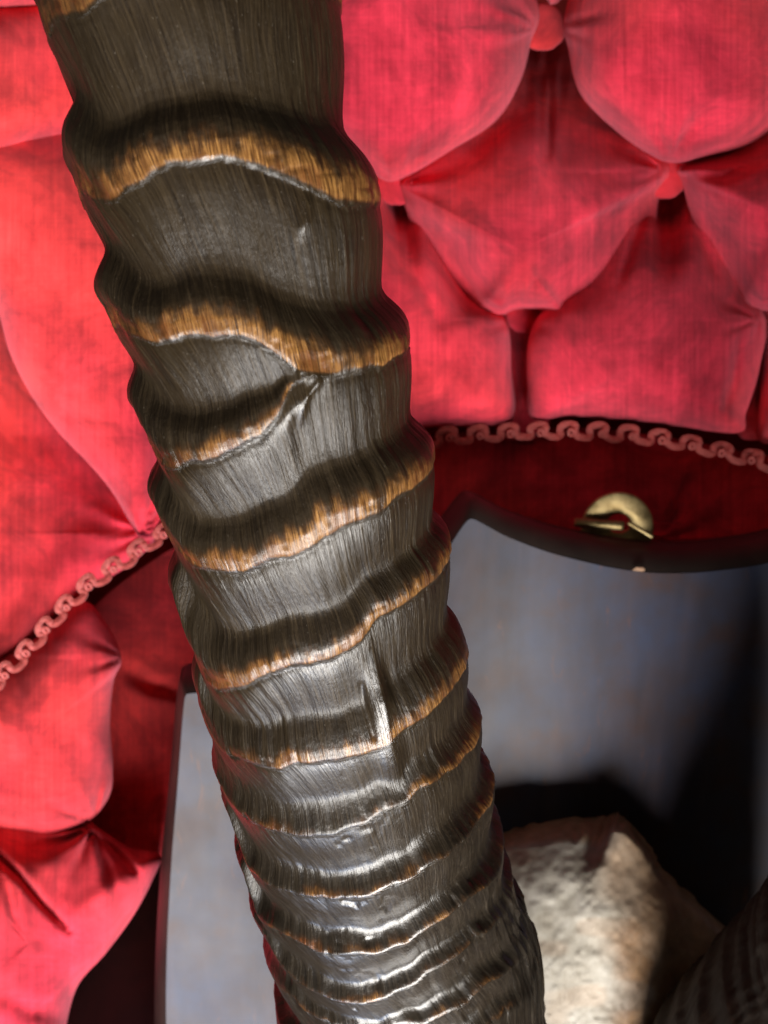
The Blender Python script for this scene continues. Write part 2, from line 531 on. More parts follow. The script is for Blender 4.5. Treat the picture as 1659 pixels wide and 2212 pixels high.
# top row
pad([(560, 60, 3), (700, -250, 2), (860, -330, 2), (1050, -200, 2), (1160, 0, 3), (1146, 95, 4.0), (1122, 180, 4.5), (1070, 262, 4.5), (970, 328, 4), (885, 378, 3.4),
     (830, 390, 3.4), (760, 330, 3.6), (620, 200, 3.6)], (880, 130), 0.046, -0.012,
    creases=[([(885, 372), (905, 340), (915, 300)], 9, 0.003)], pinch=[(862, 400, 70, 0.003, 7), (1165, 60, 70, 0.003, 7)])
pad([(1222, 20, 3), (1300, -200, 2), (1480, -330, 2), (1680, -200, 2), (1780, 50, 3), (1740, 200, 3.6), (1640, 300, 3.6), (1530, 338, 3.6), (1455, 352, 4.0), (1400, 332, 4),
     (1330, 282, 4.5), (1255, 205, 4.5), (1228, 110, 4)], (1480, 120), 0.046, -0.012,
    creases=[([(1455, 345), (1475, 300), (1520, 240)], 14, 0.003), ([(1440, 340), (1420, 290), (1425, 230)], 10, 0.003)], pinch=[(1440, 370, 90, 0.004, 8), (1200, 60, 60, 0.003, 7)])
pad([(1060, -190, 3), (1175, -10, 4), (1192, 10, 4), (1225, -20, 3.5), (1320, -190, 3), (1190, -420, 2)], (1190, -180), 0.034, 0.0, pinch=[(1190, 30, 60, 0.003, 7)])

# ---- left wing
def d_left(px, py):
    px = np.asarray(px, float)
    return d_chair(px, py) + 0.0


pad([(-160, 20, 2.5), (-20, 10, 3), (60, 6, 3.5), (120, -8, 3), (330, -40, 2), (420, 120, 2), (330, 260, 3), (160, 292, 4), (60, 316, 4), (-40, 340, 4), (-180, 300, 3)], (110, 150), 0.022, -0.006)
pad([(-200, -200, 2), (100, -260, 2), (330, -200, 2), (260, -40, 3), (110, 8, 4), (40, 16, 4), (-30, 14, 4), (-200, -20, 3)], (40, -110), 0.022, -0.008)
pad([(-160, 300, 2.0), (60, 250, 1.7), (300, 240, 1.7), (470, 330, 2), (520, 700, 2.2), (420, 1000, 2.6), (345, 1150, 3), (308, 1165, 4.5), (288, 1140, 4.5), (240, 1060, 4.5), (190, 1000, 4.5), (128, 936, 4.5),
     (66, 852, 4.5), (20, 760, 4.5), (-14, 650, 4.5), (-90, 520, 4)], (215, 660), 0.030, -0.006,
    creases=[([(110, 850), (180, 940), (255, 1050), (300, 1130)], 12, 0.002), ([(230, 760), (250, 900), (300, 1060)], 22, 0.003)],
    pinch=[(310, 1165, 120, 0.003, 14)])
pad([(-260, 640, 2.0), (-60, 560, 1.6), (60, 720, 1.5), (200, 880, 1.5), (330, 1060, 1.6), (352, 1130, 2.4), (300, 1205, 3.2), (200, 1272, 3.4), (110, 1340, 3.4), (0, 1440, 3.4), (-150, 1530, 3), (-330, 1300, 2)], (0, 1180), 0.024, 0.012,
    pinch=[(320, 1150, 90, 0.003, 9)], dfun=lambda x, y: d_chair(x, y) + 0.05 * np.clip((1400 - y) / 700, -0.2, 1.2))
# below the braid
pad([(-250, 1500, 2), (-60, 1440, 2), (60, 1390, 2), (170, 1300, 2), (225, 1340, 2.6), (262, 1420, 3.4), (246, 1470, 3.6), (238, 1560, 3.6), (244, 1660, 3.6), (236, 1720, 3.4), (196, 1772, 4),
     (120, 1815, 4), (40, 1800, 3.4), (-60, 1790, 3.2), (-260, 1800, 2)], (60, 1600), 0.028, 0.006,
    creases=[([(120, 1560), (200, 1660), (235, 1700)], 30, 0.002)], pinch=[(205, 1780, 90, 0.003, 8), (270, 1420, 70, 0.002, 6)])
pad([(-260, 1740, 2), (-60, 1760, 1.6), (60, 1770, 1.6), (180, 1770, 1.8), (215, 1790, 2.2), (280, 1830, 2.4), (346, 1846, 3.4), (330, 1900, 4), (290, 1975, 4), (228, 2060, 4), (168, 2130, 4), (140, 2230, 4),
     (120, 2340, 3.4), (40, 2420, 3), (-260, 2420, 2)], (60, 2040), 0.030, 0.004,
    creases=[([(-20, 1835), (40, 1890), (90, 1950), (150, 2010)], 9, 0.007), ([(205, 1790), (250, 1840), (300, 1890)], 10, 0.006), ([(215, 1780), (262, 1810), (312, 1850)], 9, 0.005),
             ([(10, 1900), (30, 1990), (20, 2080)], 9, 0.003), ([(40, 1930), (42, 2010), (30, 2070)], 7, 0.002), ([(-20, 2120), (60, 2180), (150, 2200)], 24, 0.004)],
    pinch=[(200, 1785, 110, 0.004, 9)])
pad([(190, 1330, 1.6), (300, 1230, 1.6), (420, 1170, 1.6), (560, 1200, 1.6), (560, 1700, 1.8), (470, 1860, 2), (360, 1860, 2.4), (300, 1890, 2), (190, 1830, 1.6), (170, 1600, 1.6), (190, 1440, 1.6)], (390, 1520), 0.008, 0.012,
    creases=[([(262, 1440), (330, 1480), (420, 1500)], 20, 0.006)], dfun=lambda x, y: d_chair(x, y) + 0.01 + 0.07 * np.clip((1850 - y) / 650, 0, 1))
# panel under the braid, behind the plaque
pad([(450, 1075, 3), (600, 1010, 3), (930, 940, 3), (1280, 926, 3), (1659, 985, 3), (2100, 1080, 2), (2100, 1290, 2), (1500, 1330, 2), (900, 1420, 2), (580, 1470, 2), (480, 1300, 3)], (1150, 1150), 0.010, 0.020,
    creases=[([(1490, 1020), (1470, 1090), (1440, 1170)], 10, 0.004), ([(1130, 960), (1128, 1040), (1140, 1120)], 14, 0.003), ([(1340, 960), (1335, 1040), (1345, 1120)], 18, 0.002)],
    pinch=[(1430, 1165, 80, 0.004, 7)])


# ---- buttons
def button(px, py, rpx, dd, tilt=0.0):
    d = float(d_chair(px, py)) + dd
    r = rpx / F * d
    n_, m_ = 14, 28
    ph = np.linspace(0, np.pi * 0.62, n_)
    th = np.linspace(0, 2 * np.pi, m_, endpoint=False)
    x = r * np.sin(ph)[:, None] * np.cos(th); y = r * np.sin(ph)[:, None] * np.sin(th)
    z = 0.42 * r * np.cos(ph)[:, None] * np.ones_like(th)
    # pleats of the covered button's rim
    x = x * (1 + 0.02 * np.sin(th * 9) * (ph[:, None] > 1.2)); y = y * (1 + 0.02 * np.sin(th * 9) * (ph[:, None] > 1.2))
    c = P(px, py, d)
    V = np.stack([x + c[0], y + c[1] - tilt * z, z + c[2]], -1)
    me = grid_mesh("button", to_world(V) - CH, M_VELVET, wrap=True)
    me.uv_layers.new(name="UVMap")
    return link("button", me, chair)


button(1172, 58, 52, -0.002, 0.2)
button(856, 398, 46, -0.002, 0.2)
button(1436, 380, 50, 0.004, 0.2)
button(1636, 688, 44, 0.004, 0.2)
button(1132, 680, 40, 0.014, 0.2)

# ---- looped braid along the seam
bp = catmull([(-120, 1560), (0, 1462), (60, 1400), (120, 1330), (190, 1262), (260, 1215), (320, 1172), (372, 1140), (480, 1080), (640, 1010), (780, 970), (930, 946), (1050, 936), (1180, 930), (1290, 932),
              (1400, 942), (1500, 960), (1600, 984), (1700, 1010), (1850, 1060)], 4000)
sl = np.concatenate([[0], np.cumsum(np.hypot(*np.diff(bp, axis=0).T))])
per = 66.0
cords = []
tg = np.gradient(bp, axis=0); tg /= np.linalg.norm(tg, axis=1, keepdims=True)
nm = np.stack([-tg[:, 1], tg[:, 0]], -1)


Lb = sl[-1]
sb_ = np.arange(0, Lb - 70, 1.5)
wb = 2 * np.pi * sb_ / per
drift = 5 * np.sin(sb_ / 310.0) + 3 * np.sin(sb_ / 97.0)
s2 = sb_ + 7 * np.sin(2 * wb + 0.4) + drift
ob = 14 * np.cos(wb) * (1 + 0.08 * np.sin(sb_ / 61.0))
wx = np.interp(s2, sl, bp[:, 0]) + np.interp(s2, sl, nm[:, 0]) * ob
wy = np.interp(s2, sl, bp[:, 1]) + np.interp(s2, sl, nm[:, 1]) * ob
wt = np.stack([np.gradient(wx), np.gradient(wy)], -1); wt /= np.linalg.norm(wt, axis=1, keepdims=True)
for q in (-1, 0, 1):
    x = wx - wt[:, 1] * 4.7 * q; y = wy + wt[:, 0] * 4.7 * q
    d = d_chair(x, y) - 0.0175 - 0.0004 * (q == 0) + 0.0009 * np.sin(wb)
    tw = 1 + 0.16 * np.sin(sb_ / 1.9 + q)
    cords.append(tube(to_world(P(x, y, d)) - CH, 0.00054 * tw, None, "c", 8))
# a small knot of cord in every bend
for kb in range(int((Lb - 90) / per)):
    for half, sg in ((0.5, 1),):
        s0 = (kb + half) * per
        cx = float(np.interp(s0, sl, bp[:, 0])); cy = float(np.interp(s0, sl, bp[:, 1]))
        ax_, ay_ = float(np.interp(s0, sl, nm[:, 0])), float(np.interp(s0, sl, nm[:, 1]))
        tx, ty = ay_, -ax_
        a = np.linspace(0, 2 * np.pi * 1.15, 18) + random.uniform(0, 3)
        rr_ = (6.5 if sg > 0 else 5.5) * random.uniform(0.85, 1.15)
        o = 4.0 * sg
        x = cx + ax_ * o + rr_ * (np.cos(a) * tx * 0.8 + np.sin(a) * ax_); y = cy + ay_ * o + rr_ * (np.cos(a) * ty * 0.8 + np.sin(a) * ay_)
        d = d_chair(x, y) - 0.0190 + 0.0004 * np.sin(a)
        cords.append(tube(to_world(P(x, y, d)) - CH, 0.0007, None, "c", 7))
link("braid_trim", tubes_mesh("braid_trim", cords, M_CORD), chair)

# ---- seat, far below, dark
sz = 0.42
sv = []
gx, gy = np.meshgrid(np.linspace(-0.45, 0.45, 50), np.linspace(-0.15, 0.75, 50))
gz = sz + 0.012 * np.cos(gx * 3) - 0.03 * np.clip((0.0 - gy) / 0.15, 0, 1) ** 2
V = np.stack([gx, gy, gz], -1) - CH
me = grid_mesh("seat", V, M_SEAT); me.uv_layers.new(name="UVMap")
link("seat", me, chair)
fr = [(-0.45, -0.15, 0.10), (0.45, -0.15, 0.10), (0.45, 0.75, 0.10), (-0.45, 0.75, 0.10)]
fv = np.array(fr + [(x, y, 0.36) for x, y, z in fr]) - CH
link("seat_rail", mesh("seat_rail", fv, [(0, 1, 5, 4), (1, 2, 6, 5), (2, 3, 7, 6), (3, 0, 4, 7), (0, 3, 2, 1), (4, 5, 6, 7)], M_LINING, False), chair)
for lx, ly in ((-0.38, -0.08), (0.38, -0.08), (-0.38, 0.68), (0.38, 0.68)):
    zz = np.linspace(0, 0.10, 10)
    path = np.stack([np.full(10, lx), np.full(10, ly), zz], -1) - CH
    rad = 0.018 + 0.010 * np.sin(zz / 0.10 * 2.4)
    link("leg", tubes_mesh("leg", [tube(path, rad, None, "leg", 14)], M_EDGE), chair)

# ------------------------------------------------------------------ horn trophy
TR = to_world(P(900, 2450, 0.44)); TR[2] = 0.43
trophy = thing("horn_trophy", tuple(TR), "ridged brown horns on a pale skull mounted on a dark wooden shield with brass hanger", "hunting trophy")

# plaque plane
PN = np.array([0.12, -0.22, 0.968]); PN /= np.linalg.norm(PN)
P0 = P(900, 1500, 0.40)


def on_plane(px, py, lift=0.0):
    ray = P(px, py, 1.0)
    t = ((P0 + PN * lift) @ PN) / (ray @ PN)
    return ray * t[..., None] if np.ndim(t) else ray * t


outer = [(384, 1463), (400, 1452), (432, 1446), (560, 1432), (700, 1385), (830, 1290), (925, 1175), (1004, 1067), (1032, 1071), (1094, 1107), (1192, 1141), (1313, 1168), (1411, 1180), (1508, 1181), (1659, 1161),
         (1800, 1110), (1900, 1060), (2000, 1180), (2150, 1330), (2330, 1400), (2350, 1800), (2300, 2200), (2000, 2550), (1500, 2640), (900, 2640), (450, 2500), (340, 2350), (332, 2212), (336, 2041), (348, 1846), (364, 1709)]
inner = [(398, 1500), (410, 1498), (436, 1496), (565, 1482), (710, 1436), (845, 1342), (945, 1222), (1011, 1117), (1034, 1126), (1094, 1160), (1190, 1196), (1318, 1227), (1411, 1239), (1510, 1238), (1659, 1220),
         (1790, 1170), (1880, 1120), (1970, 1220), (2120, 1370), (2290, 1440), (2310, 1800), (2260, 2170), (1970, 2500), (1500, 2590), (900, 2590), (470, 2460), (366, 2330), (358, 2212), (360, 2041), (371, 1846), (383, 1709)]


def dens(poly, k=8):
    p = np.array(poly, float); out = []
    for i in range(len(p)):
        a = p[i]; b = p[(i + 1) % len(p)]
        for t in np.linspace(0, 1, k, endpoint=False):
            out.append(a + (b - a) * t)
    return np.array(out)


# round the outline a little but keep the corners
def outline(poly):
    q = dens(poly, 10)
    for _ in range(12):
        q = 0.25 * np.roll(q, 1, 0) + 0.5 * q + 0.25 * np.roll(q, -1, 0)
    return q


TH = 0.019
qo, qi = outline(outer), outline(inner)
n = len(qo)
cface = on_plane(qi[:, 0], qi[:, 1])
back_o = on_plane(qo[:, 0], qo[:, 1], -0.010)
# profile of the moulded edge: face -> small round -> slope -> back
prof = [cface - PN * 0.0003, cface * 0.94 + back_o * 0.06 - PN * 0.0, cface * 0.6 + back_o * 0.4 + PN * 0.0016, cface * 0.2 + back_o * 0.8 + PN * 0.0012, back_o, back_o - PN * 0.009]
V = to_world(np.stack(prof)) - TR
link("shield_edge", grid_mesh("shield_edge", V, M_EDGE, wrap=True), trophy)
fv = to_world(cface) - TR
cc = fv.mean(0)
rings = [fv + (cc - fv) * k for k in (0.0, 0.15, 0.4, 0.7, 1.0)]
fV = np.stack(rings)
PNw = PN @ ROT.T
bk = to_world(back_o - PN * 0.009) - TR
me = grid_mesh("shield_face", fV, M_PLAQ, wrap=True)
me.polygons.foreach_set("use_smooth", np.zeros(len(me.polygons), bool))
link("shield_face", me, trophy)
link("shield_back", mesh("shield_back", bk, [tuple(range(n))], M_EDGE, False), trophy)
# chip out of the edge
cp = on_plane(1383, 1232, 0.0008)
cv = []
for a in np.linspace(0, 2 * np.pi, 9, endpoint=False):
    cv.append(on_plane(1381 + 12 * math.cos(a) * (1 + .4 * math.sin(3 * a)), 1229 + 6 * math.sin(a) * (1 + 0.5 * math.cos(2 * a)), 0.0012))
k = NT("bare_wood"); k.set(Base_Color=(0.40, 0.24, 0.15, 1), Roughness=0.8)
link("chip", mesh("chip", to_world(np.array(cv + [cp + PN * 0.0016])) - TR, [(i, (i + 1) % 9, 9) for i in range(9)], k.m), trophy)

# brass hanger: flat ring on a folded plate
hd = 0.418
hc = P(1332, 1144, hd)
k_ = hd / F
na_ = 72
th = np.linspace(0, 2 * np.pi, na_, endpoint=False)
ringp = []
for rr_, zz_ in ((25, 1), (26, 4), (29, 6), (50, 6.5), (74, 6), (79, 3.5), (80, 0), (78, -3), (60, -4), (28, -4), (25, -1)):
    fx = rr_ * np.cos(th); fy = rr_ * np.sin(th)
    if rr_ < 35:
        fy = fy * 0.8
    ringp.append(np.stack([hc[0] + (fx + (0 if rr_ > 35 else 4)) * k_, hc[1] + fy * k_ * 1.02 + (14 * k_ if rr_ < 35 else 0), hc[2] + zz_ * k_ + fy * k_ * 0.25], -1))
ringp.append(ringp[0])
link("hanger_ring", grid_mesh("hanger_ring", to_world(np.stack(ringp)) - TR, M_BRASS, wrap=True), trophy)


def bar(p0, p1, w, t, name, mat):
    a = np.array(p0); b = np.array(p1)
    d = (b - a); L = np.linalg.norm(d); d /= L
    zc = np.array([0, 0, 1.0]); s = np.cross(d, zc); s /= np.linalg.norm(s); u = np.cross(s, d)
    vs = []
    for e, sh in ((a, .85), (a + d * L * .06, 1), (b - d * L * .06, 1), (b, .85)):
        for i, j in ((-1, -1), (1, -1), (1, 1), (-1, 1)):
            vs.append(e + s * i * w / 2 * sh + u * j * t / 2 * sh)
    V = np.array(vs).reshape(4, 4, 3)
    return V


hb = [bar(P(1240, 1128, 0.414), P(1348, 1136, 0.411), 20 * k_, 5 * k_, "b", M_BRASS),
      bar(P(1356, 1128, 0.407), P(1410, 1160, 0.407), 8 * k_, 8 * k_, "b", M_BRASS)]
link("hanger_plate", tubes_mesh("hanger_plate", [to_world(v) - TR for v in hb], M_BRASS), trophy)

# ---- horns -------------------------------------------------------
nz_s1 = Noise2(150, 64); nz_s2 = Noise2(260, 64); nz_l = Noise2(14, 64); nz_m = Noise2(40, 256); nz_e = Noise2(90, 512)

PROF_X = np.array([0, .08, .16, .25, .34, .43, .51, .575, .63, .69, .75, .81, .88, .94, 1.0])
PROF_Y = np.array([.82, .77, .69, .56, .40, .22, .08, .03, .15, .45, .74, .93, 1.03, .98, .84])
_x = np.linspace(0, 1, 1001); _y = np.interp(_x, PROF_X, PROF_Y)
_yb = np.interp(_x, [0, .08, .18, .30, .42, .53, .62, .69, .76, .83, .89, .94, .97, 1.0], [.93, .88, .79, .62, .41, .20, .06, .01, .10, .36, .66, .89, .98, .97])
_k = np.exp(-np.linspace(-2, 2, 55) ** 2); _k /= _k.sum()
_yy = np.concatenate([_y[-120:-1], _y, _y[1:120]])
_y2 = np.convolve(_yy, _k, 'same')[119:119 + 1001]
_yb2 = np.convolve(np.concatenate([_yb[-120:-1], _yb, _yb[1:120]]), _k, 'same')[119:119 + 1001]
# the worn lip of each ridge and the fine groove under it
_lip = 0.035 * np.exp(-((_x - 0.965) / 0.022) ** 2) - 0.02 * np.exp(-((_x - 0.018) / 0.022) ** 2)


POLISH_ADD = {}


def horn(name, axis, lines, NTH, NTT, trange, amp_ref, extra=None, chips=1.0, mat=None):
    """axis: rows (t, cx, cy, depth, halfwidth px) in place units of the lens; lines: traced growth ridges"""
    ax = np.array(axis, float)
    t = np.linspace(trange[0], trange[1], NTT)

    def sp(col):
        c = catmull(np.stack([ax[:, 0], ax[:, col] * 1.0], -1) * np.array([1, 1]), 4000)
        return np.interp(t, c[:, 0], c[:, 1])
    cx, cy, dp, hw = sp(1), sp(2), sp(3), sp(4)
    C = P(cx, cy, dp)
    T = np.gradient(C, axis=0); T /= np.linalg.norm(T, axis=1, keepdims=True)
    view = -C / np.linalg.norm(C, axis=1, keepdims=True)
    # radius from the apparent half width
    dist = np.linalg.norm(C, axis=1)
    Rr = dp * hw / F
    Rr = Rr / np.sqrt(1 + (Rr / dist) ** 2)
    e1 = view - T * (view * T).sum(1, keepdims=True); e1 /= np.linalg.norm(e1, axis=1, keepdims=True)
    # keep the reference direction steady along the horn
    e2 = np.cross(T, e1); e2 = e2 * np.sign(e2[:, :1] + 1e-9)
    th = np.linspace(-np.pi, np.pi, NTH, endpoint=False)
    Nrm = np.cos(th)[None, :, None] * e1[:, None] + np.sin(th)[None, :, None] * e2[:, None]
    base = C[:, None] + Rr[:, None, None] * Nrm
    px = base[..., 0] / -base[..., 2] * F + W / 2
    py = -base[..., 1] / -base[..., 2] * F + H / 2
    front = np.abs(th) < R(84)
    # ridge curves t_k(theta)
    TK = []
    sub_t = np.arange(0, NTT, 3); sub_h = np.where(front)[0][::2]
    gx = px[np.ix_(sub_t, sub_h)]; gy = py[np.ix_(sub_t, sub_h)]
    for ln in lines:
        if isinstance(ln, (int, float)):
            TK.append(np.full(NTH, float(ln)) + 25 * np.sin(th * 2 + ln)); continue
        c = catmull(ln, max(24, len(ln) * 4))
        tt = []; hh = []
        for x, y in c:
            dd = (gx - x) ** 2 + (gy - y) ** 2
            i, j = np.unravel_index(np.argmin(dd), dd.shape)
            tt.append(t[sub_t[i]]); hh.append(th[sub_h[j]])
        hh = np.array(hh); tt = np.array(tt)
        ok = np.abs(hh) < R(71)
        hh = hh[ok]; tt = tt[ok]
        o = np.argsort(hh, kind='stable'); hh = hh[o]; tt = tt[o]
        v = np.interp(th, hh, tt, period=2 * np.pi)
        kk = np.hanning(21); kk /= kk.sum()
        v = np.convolve(np.concatenate([v[-10:], v, v[:10]]), kk, 'valid')
        TK.append(v)
    TK = np.array(TK)
    TK = np.maximum.accumulate(TK + np.arange(len(TK))[:, None] * 0.01, 0)
    dx = np.zeros_like(px); phase = np.zeros_like(px); itv = np.zeros_like(px); kid = np.zeros_like(px)
    u_th = (th + np.pi) / (2 * np.pi)
    tt2 = np.broadcast_to(t[:, None], px.shape); uu = np.broadcast_to(u_th[None], px.shape)
    sweep = 1.2 + 4.5 * sstep(0.2, -0.9, th)[None] + 1.5 * sstep(0.5, 1.2, th)[None]
    jit = 3.5 * nz_m(uu * 40, tt2 / 60) + 2.2 * nz_e(uu * 90, tt2 / 90) * chips + 1.0 * nz_s1(uu * 150, tt2 / 40)
    for j in range(NTH):
        col = TK[:, j]
        q = t + jit[:, j] * 0.8
        i = np.clip(np.searchsorted(col, q, 'right') - 1, 0, len(col) - 2)
        iv = np.maximum(col[i + 1] - col[i], 1.0)
        phase[:, j] = np.clip((q - col[i]) / iv, 0, 1); itv[:, j] = iv; kid[:, j] = i
    side = 0.22 * sstep(-0.55, -1.35, np.broadcast_to(th[None], px.shape))
    wlow = sstep(1250, 1750, tt2)
    prof = np.interp((phase + side) % 1.0, _x, _y2) * (1 - wlow) + np.interp((phase + 0.4 * side) % 1.0, _x, _yb2) * wlow + np.interp(phase, _x, _lip)
    amp = amp_ref * np.clip(itv / 230, 0, 1.15) ** 0.75
    amp = amp * (1 + 0.35 * sstep(1400, 1800, tt2))
    sm = np.clip(itv / 70, 0, 1)
    h = (prof - 0.82) * amp * sm + 0.40 * amp_ref * 0.7
    # long combed striae, stronger in the troughs
    shift = sweep * (1 - phase) ** 2 * sm
    us = uu + shift / (2 * np.pi * 33)
    h += (0.00014 * nz_s1(us * 150, tt2 / 230) + 0.00007 * nz_s2(us * 260, tt2 / 140)) * (1 - 0.55 * wlow) * (0.55 + 0.45 * sstep(0.0, 0.3, phase))
    h += 0.0007 * nz_l(uu * 14, tt2 / 170)
    # ragged little steps under each ridge
    h -= 0.00035 * chips * np.clip(nz_e(uu * 90, tt2 / 14) - 0.25, 0, 1) * sstep(0.72, 0.9, phase)
    grey = np.zeros_like(h); 
    band = sstep(0.72 + 0.10 * wlow, 0.95 + 0.03 * wlow, phase + 0.04 * nz_s1(uu * 150, tt2 / 60)) * (1 - sstep(0.965, 0.998, phase)) * sm
    rust = np.zeros_like(h)
    polish = np.maximum(sstep(0.72, 0.90, phase), sstep(0.22, 0.04, phase)) * (0.6 + 0.4 * nz_l(uu * 14, tt2 / 60))
    if extra:
        h, band, grey, rust = extra(h, band, grey, rust, px, py, tt2, uu, th, phase, kid)
    V = base + Nrm * h[..., None]
    cap0 = np.repeat(C[:1][:, None], NTH, 1); cap1 = np.repeat(C[-1:][:, None], NTH, 1)
    V = np.concatenate([cap0, V, cap1], 0)
    pad1 = lambda a: np.concatenate([a[:1], a, a[-1:]], 0)
    me = grid_mesh(name, to_world(V) - TR, mat or M_HORN, wrap=True)
    for nm_, arr in (("band", band), ("grey", grey), ("rust", rust), ("polish", np.maximum(polish, 0.85 * grey) + POLISH_ADD.get(name + str(NTH), 0))):
        a = me.attributes.new(nm_, 'FLOAT', 'POINT')
        a.data.foreach_set("value", pad1(np.clip(arr, 0, 1)).astype(np.float32).ravel())
    uvl = me.uv_layers.new(name="UVMap")
    slen = np.concatenate([[0], np.cumsum(np.linalg.norm(np.diff(C, axis=0), axis=1))]) * 1000
    U = np.broadcast_to(th[None] * 33.0, px.shape) + 1.3 * nz_l(uu * 14, tt2 / 110) + shift
    Vv = np.broadcast_to(slen[:, None], px.shape)
    U = pad1(U).ravel(); Vv = pad1(Vv).ravel()
    li = np.empty(len(me.loops), np.int32); me.loops.foreach_get("vertex_index", li)
    uvl.data.foreach_set("uv", np.stack([U[li], Vv[li]], -1).ravel().astype(np.float32))
    return link(name, me, trophy)


# main horn: t is the row of the photo (continued beyond the frame)
AX = [(-1500, 330, -1500, 0.215, 150), (-1000, 300, -1000, 0.195, 240), (-500, 318, -500, 0.186, 300), (0, 407, 0, 0.186, 304), (330, 472, 330, 0.189, 306), (620, 545, 620, 0.193, 303), (960, 622, 960, 0.201, 293), (1200, 671, 1200, 0.210, 288),
      (1570, 744, 1570, 0.229, 281), (1920, 829, 1920, 0.254, 270), (2080, 878, 2080, 0.268, 280), (2212, 890, 2212, 0.280, 290), (2500, 930, 2500, 0.306, 300), (2800, 960, 2800, 0.335, 300)]
LINES = [
    -1450, -1230, -960, -640, -330,
    [(60, 20), (110, 44), (185, 36), (236, 4), (330, -40), (480, -70), (600, -50), (715, -5)],
    [(160, 400), (185, 415), (241, 440), (314, 396), (360, 368), (415, 362), (477, 348), (550, 365), (618, 399), (674, 427), (730, 449), (797, 455), (836, 440)],
    [(262, 700), (286, 718), (324, 732), (361, 742), (404, 734), (458, 729), (522, 729), (565, 741), (608, 777), (640, 806), (668, 814), (700, 814), (753, 804), (807, 798), (850, 777), (885, 755)],
    [(318, 930), (336, 970), (366, 1000), (404, 1002), (458, 992), (501, 970), (544, 949), (587, 922), (612, 868), (632, 822), (668, 815), (700, 815), (753, 805), (807, 799), (850, 778), (885, 756)],
    [(352, 1120), (377, 1164), (404, 1196), (442, 1226), (479, 1233), (538, 1231), (576, 1212), (608, 1196), (662, 1182), (716, 1153), (759, 1126), (812, 1099), (861, 1072), (909, 1035), (935, 1010)],
    [(398, 1290), (420, 1400), (446, 1465), (480, 1492), (528, 1479), (582, 1452), (646, 1430), (700, 1419), (765, 1393), (812, 1335), (860, 1308), (909, 1276), (946, 1233), (968, 1196)],
    [(431, 1500), (464, 1586), (501, 1624), (550, 1640), (614, 1645), (668, 1640), (721, 1629), (770, 1620), (813, 1608), (850, 1586), (893, 1556), (936, 1527), (974, 1495), (995, 1446), (1006, 1415)],
    [(464, 1640), (496, 1715), (539, 1758), (582, 1774), (625, 1785), (678, 1793), (732, 1787), (786, 1769), (840, 1736), (893, 1704), (947, 1672), (995, 1640), (1022, 1597), (1036, 1555)],
    [(496, 1736), (539, 1849), (576, 1887), (625, 1914), (689, 1932), (754, 1930), (818, 1914), (872, 1887), (915, 1860), (969, 1828), (1017, 1790), (1046, 1740)],
    [(541, 1892), (571, 1978), (625, 2005), (678, 2034), (732, 2053), (797, 2056), (850, 2043), (904, 2010), (958, 1978), (1012, 1935), (1060, 1898), (1078, 1850)],
    [(590, 2020), (614, 2069), (657, 2112), (711, 2139), (780, 2153), (840, 2145), (893, 2123), (947, 2086), (1001, 2048), (1050, 2005), (1100, 1960)],
    [(596, 2110), (668, 2175), (727, 2205), (807, 2222), (904, 2205), (969, 2176), (1022, 2144), (1081, 2100), (1140, 2060)],
    [(600, 2230), (680, 2270), (760, 2295), (850, 2290), (940, 2265), (1030, 2220), (1110, 2165), (1160, 2120)],
    2440, 2530, 2620, 2700, 2790, 2900]

nzf = Noise2(200, 512); nzg = Noise2(64, 64)


